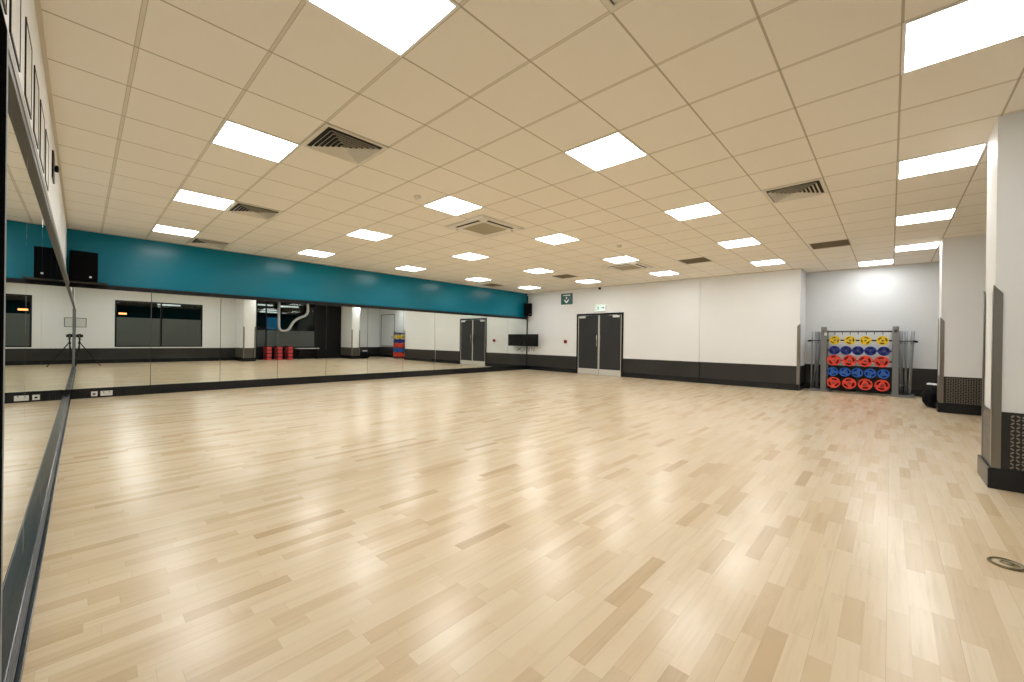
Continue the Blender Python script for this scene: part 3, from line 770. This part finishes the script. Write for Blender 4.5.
# bars leaning in the side trays
def bar_proto():
    m_ = MB(); m_.tube([(0, 0, 0), (0, 0, 1.43)], .0165, None, 12)
    o = m_.build('barbell_bar', barsteel)
    for z in (.20, 1.16):
        c = MB(); c.lathe([(.0160, z), (.023, z), (.023, z+.022), (.0160, z+.022)], None, 16); c.build('collar', P('collar_steel', (.30, .31, .33), .4, metal=.8), o)
    return o
bp0 = None
left = [(1.445, 1.430), (1.410, 1.345), (1.345, 1.395), (1.425, 1.290), (1.385, 1.270), (1.330, 1.315)]
right = [(-.060, -.055), (-.095, -.120), (-.135, -.085), (-.170, -.180), (-.205, -.165), (-.240, -.265), (-.275, -.225), (-.305, -.330), (-.320, -.372)]
for side, lst in (('left', left), ('right', right)):
    for k, (yb_, yt_) in enumerate(lst):
        if bp0 is None: o = bp0 = bar_proto()
        else: o = copy_tree(bp0)
        xb = xt = RX + .115 + .032*((k*4) % 9)
        if side == 'right' and k == 0: yb_, yt_ = -.165, -.150
        A = Vector((xb, yb_, .032)); B = Vector((xt, yt_, .032+1.42)); d = (B-A).normalized()
        o.location = A; o.rotation_euler = d.to_track_quat('Z', 'Y').to_euler()
        tag(o, 'silver barbell bar leaning on the %s side of the rack, %s from the left' % (side, ordw[k]), 'barbell bar', 'bars leaning on the %s of the weight rack' % side)

# ------------------------------------------------------------------ bag by the far pillar
root = empty('sports_bag', (11.09, -.63, 0)); tag(root, 'slumped black sports bag on the floor beside the far pillar', 'bag')
def blob(name, mt, parent, c, s, seed, sub=3, amp=.10):
    b = bmesh.new(); bmesh.ops.create_icosphere(b, subdivisions=sub, radius=1)
    rnd = random.Random(seed); ph = [rnd.uniform(0, 6) for _ in range(6)]
    for v in b.verts:
        p = v.co.copy(); k = 1 + amp*(math.sin(3*p.x+ph[0])*math.sin(4*p.y+ph[1]) + .6*math.sin(7*p.z+ph[2])*math.sin(5*p.x+ph[3]) + .4*math.sin(11*p.y+ph[4]+4*p.z))
        q = Vector((math.copysign(abs(p.x)**.75, p.x), math.copysign(abs(p.y)**.75, p.y), math.copysign(abs(p.z)**.8, p.z)))*k
        v.co = Vector((c[0]+q.x*s[0], c[1]+q.y*s[1], max(.004, c[2]+q.z*s[2])))
    m_ = MB(); m_._merge(b, 0, None, True); return m_.build(name, mt, parent)
blob('body', fabric, root, (0, 0, .17), (.25, .17, .20), 3, 4, .12)
h_ = MB()
for sy in (-.06, .06): h_.tube([(-.14, sy, .30), (-.10, sy, .37), (0, sy*.6, .40), (.10, sy, .37), (.14, sy, .30)], .012, None, 8)
h_.build('handles', blackm, root)
z_ = MB(); z_.tube([(-.20, .0, .30), (-.1, .0, .345), (.0, .0, .36), (.1, .0, .345), (.20, .0, .30)], .006, None, 6); z_.build('zip', alu, root)
z_ = MB(); z_.box(-.235, -.225, .02, .09, .14, .23, None, .003); tag(z_.build('side_patch', towel, root), 'pale patch on the bag side')
tw = blob('gym_towel', towel, None, (0, 0, .0), (.13, .09, .03), 8, 3, .16)
for v in tw.data.vertices: v.co.z = v.co.z
tw.location = (11.10, -.585, .415); tag(tw, 'crumpled white cloth lying on top of the black sports bag', 'towel')

# ------------------------------------------------------------------ camera on its tripod (seen in the mirrors)
root = empty('tripod', (.135, -.16, 0)); tag(root, 'black camera tripod standing beside the left wall, seen mirrored', 'tripod')
hub = MB(); hub.lathe([(0, .80), (.035, .80), (.040, .84), (.022, .88), (.018, .98), (.032, 1.0), (.032, 1.03), (0, 1.03)], None, 18); hub.build('head', blackm, root)
col = MB(); col.tube([(0, 0, .45), (0, 0, .82)], .014, None, 10); col.build('centre_column', blackm, root)
for (lx, ly) in ((.52, -.05), (-.09, .12), (-.08, -.50)):
    l = MB(); l.tube([(lx*.04, ly*.04, .83), (lx*.55, ly*.55, .38)], .016, None, 10); l.tube([(lx*.55, ly*.55, .38), (lx, ly, .02)], .011, None, 10); lg = l.build('leg', blackm, root)
    l = MB(); l.lathe([(0, .002), (.018, .002), (.016, .03), (0, .035)], None, 12, Matrix.Translation((lx, ly, 0))); l.build('rubber_foot', blackm, lg)
h_ = MB(); h_.tube([(0, 0, .99), (.06, -.16, .93)], .007, None, 8); h_.build('pan_handle', blackm, root)
root = empty('photo_camera', (.135, -.16, 1.035), -.35); tag(root, 'black camera mounted on the tripod by the left wall, seen mirrored', 'camera')
b = MB(); b.box(-.085, .085, -.04, .03, 0, .105, None, .010); b.box(-.028, .028, -.03, .03, .09, .125, None, .008); b.build('camera_body', blackm, root)
MB().lathe([(0, 0), (.034, 0), (.036, .055), (.040, .085), (.034, .088), (.0, .080)], None, 24, Matrix.Translation((0, .03, .05)) @ Matrix.Rotation(-PI/2, 4, 'X')).build('lens', black, root)
b = MB(); b.tube([(-.03, -.01, .095), (-.06, -.02, .13)], .004, None, 6); b.build('strap_lug', blackm, root)

# ------------------------------------------------------------------ step stacks in front of the window between the pillars
sp = None
names = ['left', 'middle', 'right']
lv = ['bottom', 'second', 'third', 'top']
for s_ in range(3):
    for k in range(4):
        if sp is None:
            o = sp = empty('exercise_step', (0, 0, 0))
            bx('deck', stepblack, -.12, .12, -.30, .30, .125, .173, sp, .012)
            for q in (-.20, .20): bx('riser', stepred, -.105, .105, q-.095, q+.095, .002, .1245, sp, .012)
        else: o = copy_tree(sp)
        o.location = (6.50 + s_*.485, -1.60 + .01*((k*7+s_) % 3), k*.1745)
        tag(o, 'black exercise step with red risers, %s of the %s mirrored stack' % (lv[k], names[s_]), 'exercise step', 'stacked exercise steps behind the camera')
b = MB(); b.box(7.85, 9.0, -1.9, -1.6, .54, .58, towel, .006); b.box(8.0, 8.05, -1.88, -1.62, .0, .54, blackm); b.box(8.9, 8.95, -1.88, -1.62, .0, .54, blackm)
tag(b.build('low_bench'), 'low white bench top beside the stacked exercise steps', 'bench')
# things in the dark room beyond
path = [(7.07, 2.995), (7.07, 1.75), (7.09, 1.60), (7.16, 1.50), (7.28, 1.455), (7.42, 1.47), (7.55, 1.56), (7.64, 1.72), (7.76, 1.93), (7.93, 2.10), (8.14, 2.21), (8.33, 2.29), (8.44, 2.43), (8.47, 2.65), (8.47, 2.995)]
d_ = MB(); d_.tube([(x, -1.84, z) for x, z in path], .062, None, 14)
tag(d_.build('flexible_duct', ductsilver), 'silver flexible duct looping down from the ceiling before the rear window', 'duct')
sl = ['high strip lamp left of the hanging duct', 'lowest strip lamp behind the middle of the duct', 'high strip lamp right of the duct', 'farthest strip lamp over the blue screen', 'strip lamp behind the left rear window']
for k, (xa, xb, z, y) in enumerate(((6.3, 7.4, 2.85, -4.0), (6.9, 7.9, 2.5, -4.4), (7.8, 8.8, 2.86, -4.2), (7.2, 7.9, 2.65, -5.0), (2.5, 3.3, 2.50, -3.0))):
    b = MB(); b.box(xa, xb, y-.06, y+.06, z, z+.07, None, .01)
    tag(b.build('strip_light', reflectionglow), 'dim ' + sl[k], 'strip light', 'strip lamps in the dark room')  # added glowing bars stand in for ceiling panels mirrored in the glass
b = MB(); b.box(7.6, 8.4, -5.95, -5.9, 1.6, 2.3, None, .01); tag(b.build('wall_screen', bluepanel), 'blue screen on the far wall of the dark room', 'screen')
b = MB(); b.box(1.25, 1.50, -3.0, -2.95, 2.02, 2.09, None, .01); tag(b.build('warning_lamp', orangelamp), 'small orange lamp glowing behind the left rear window', 'lamp')
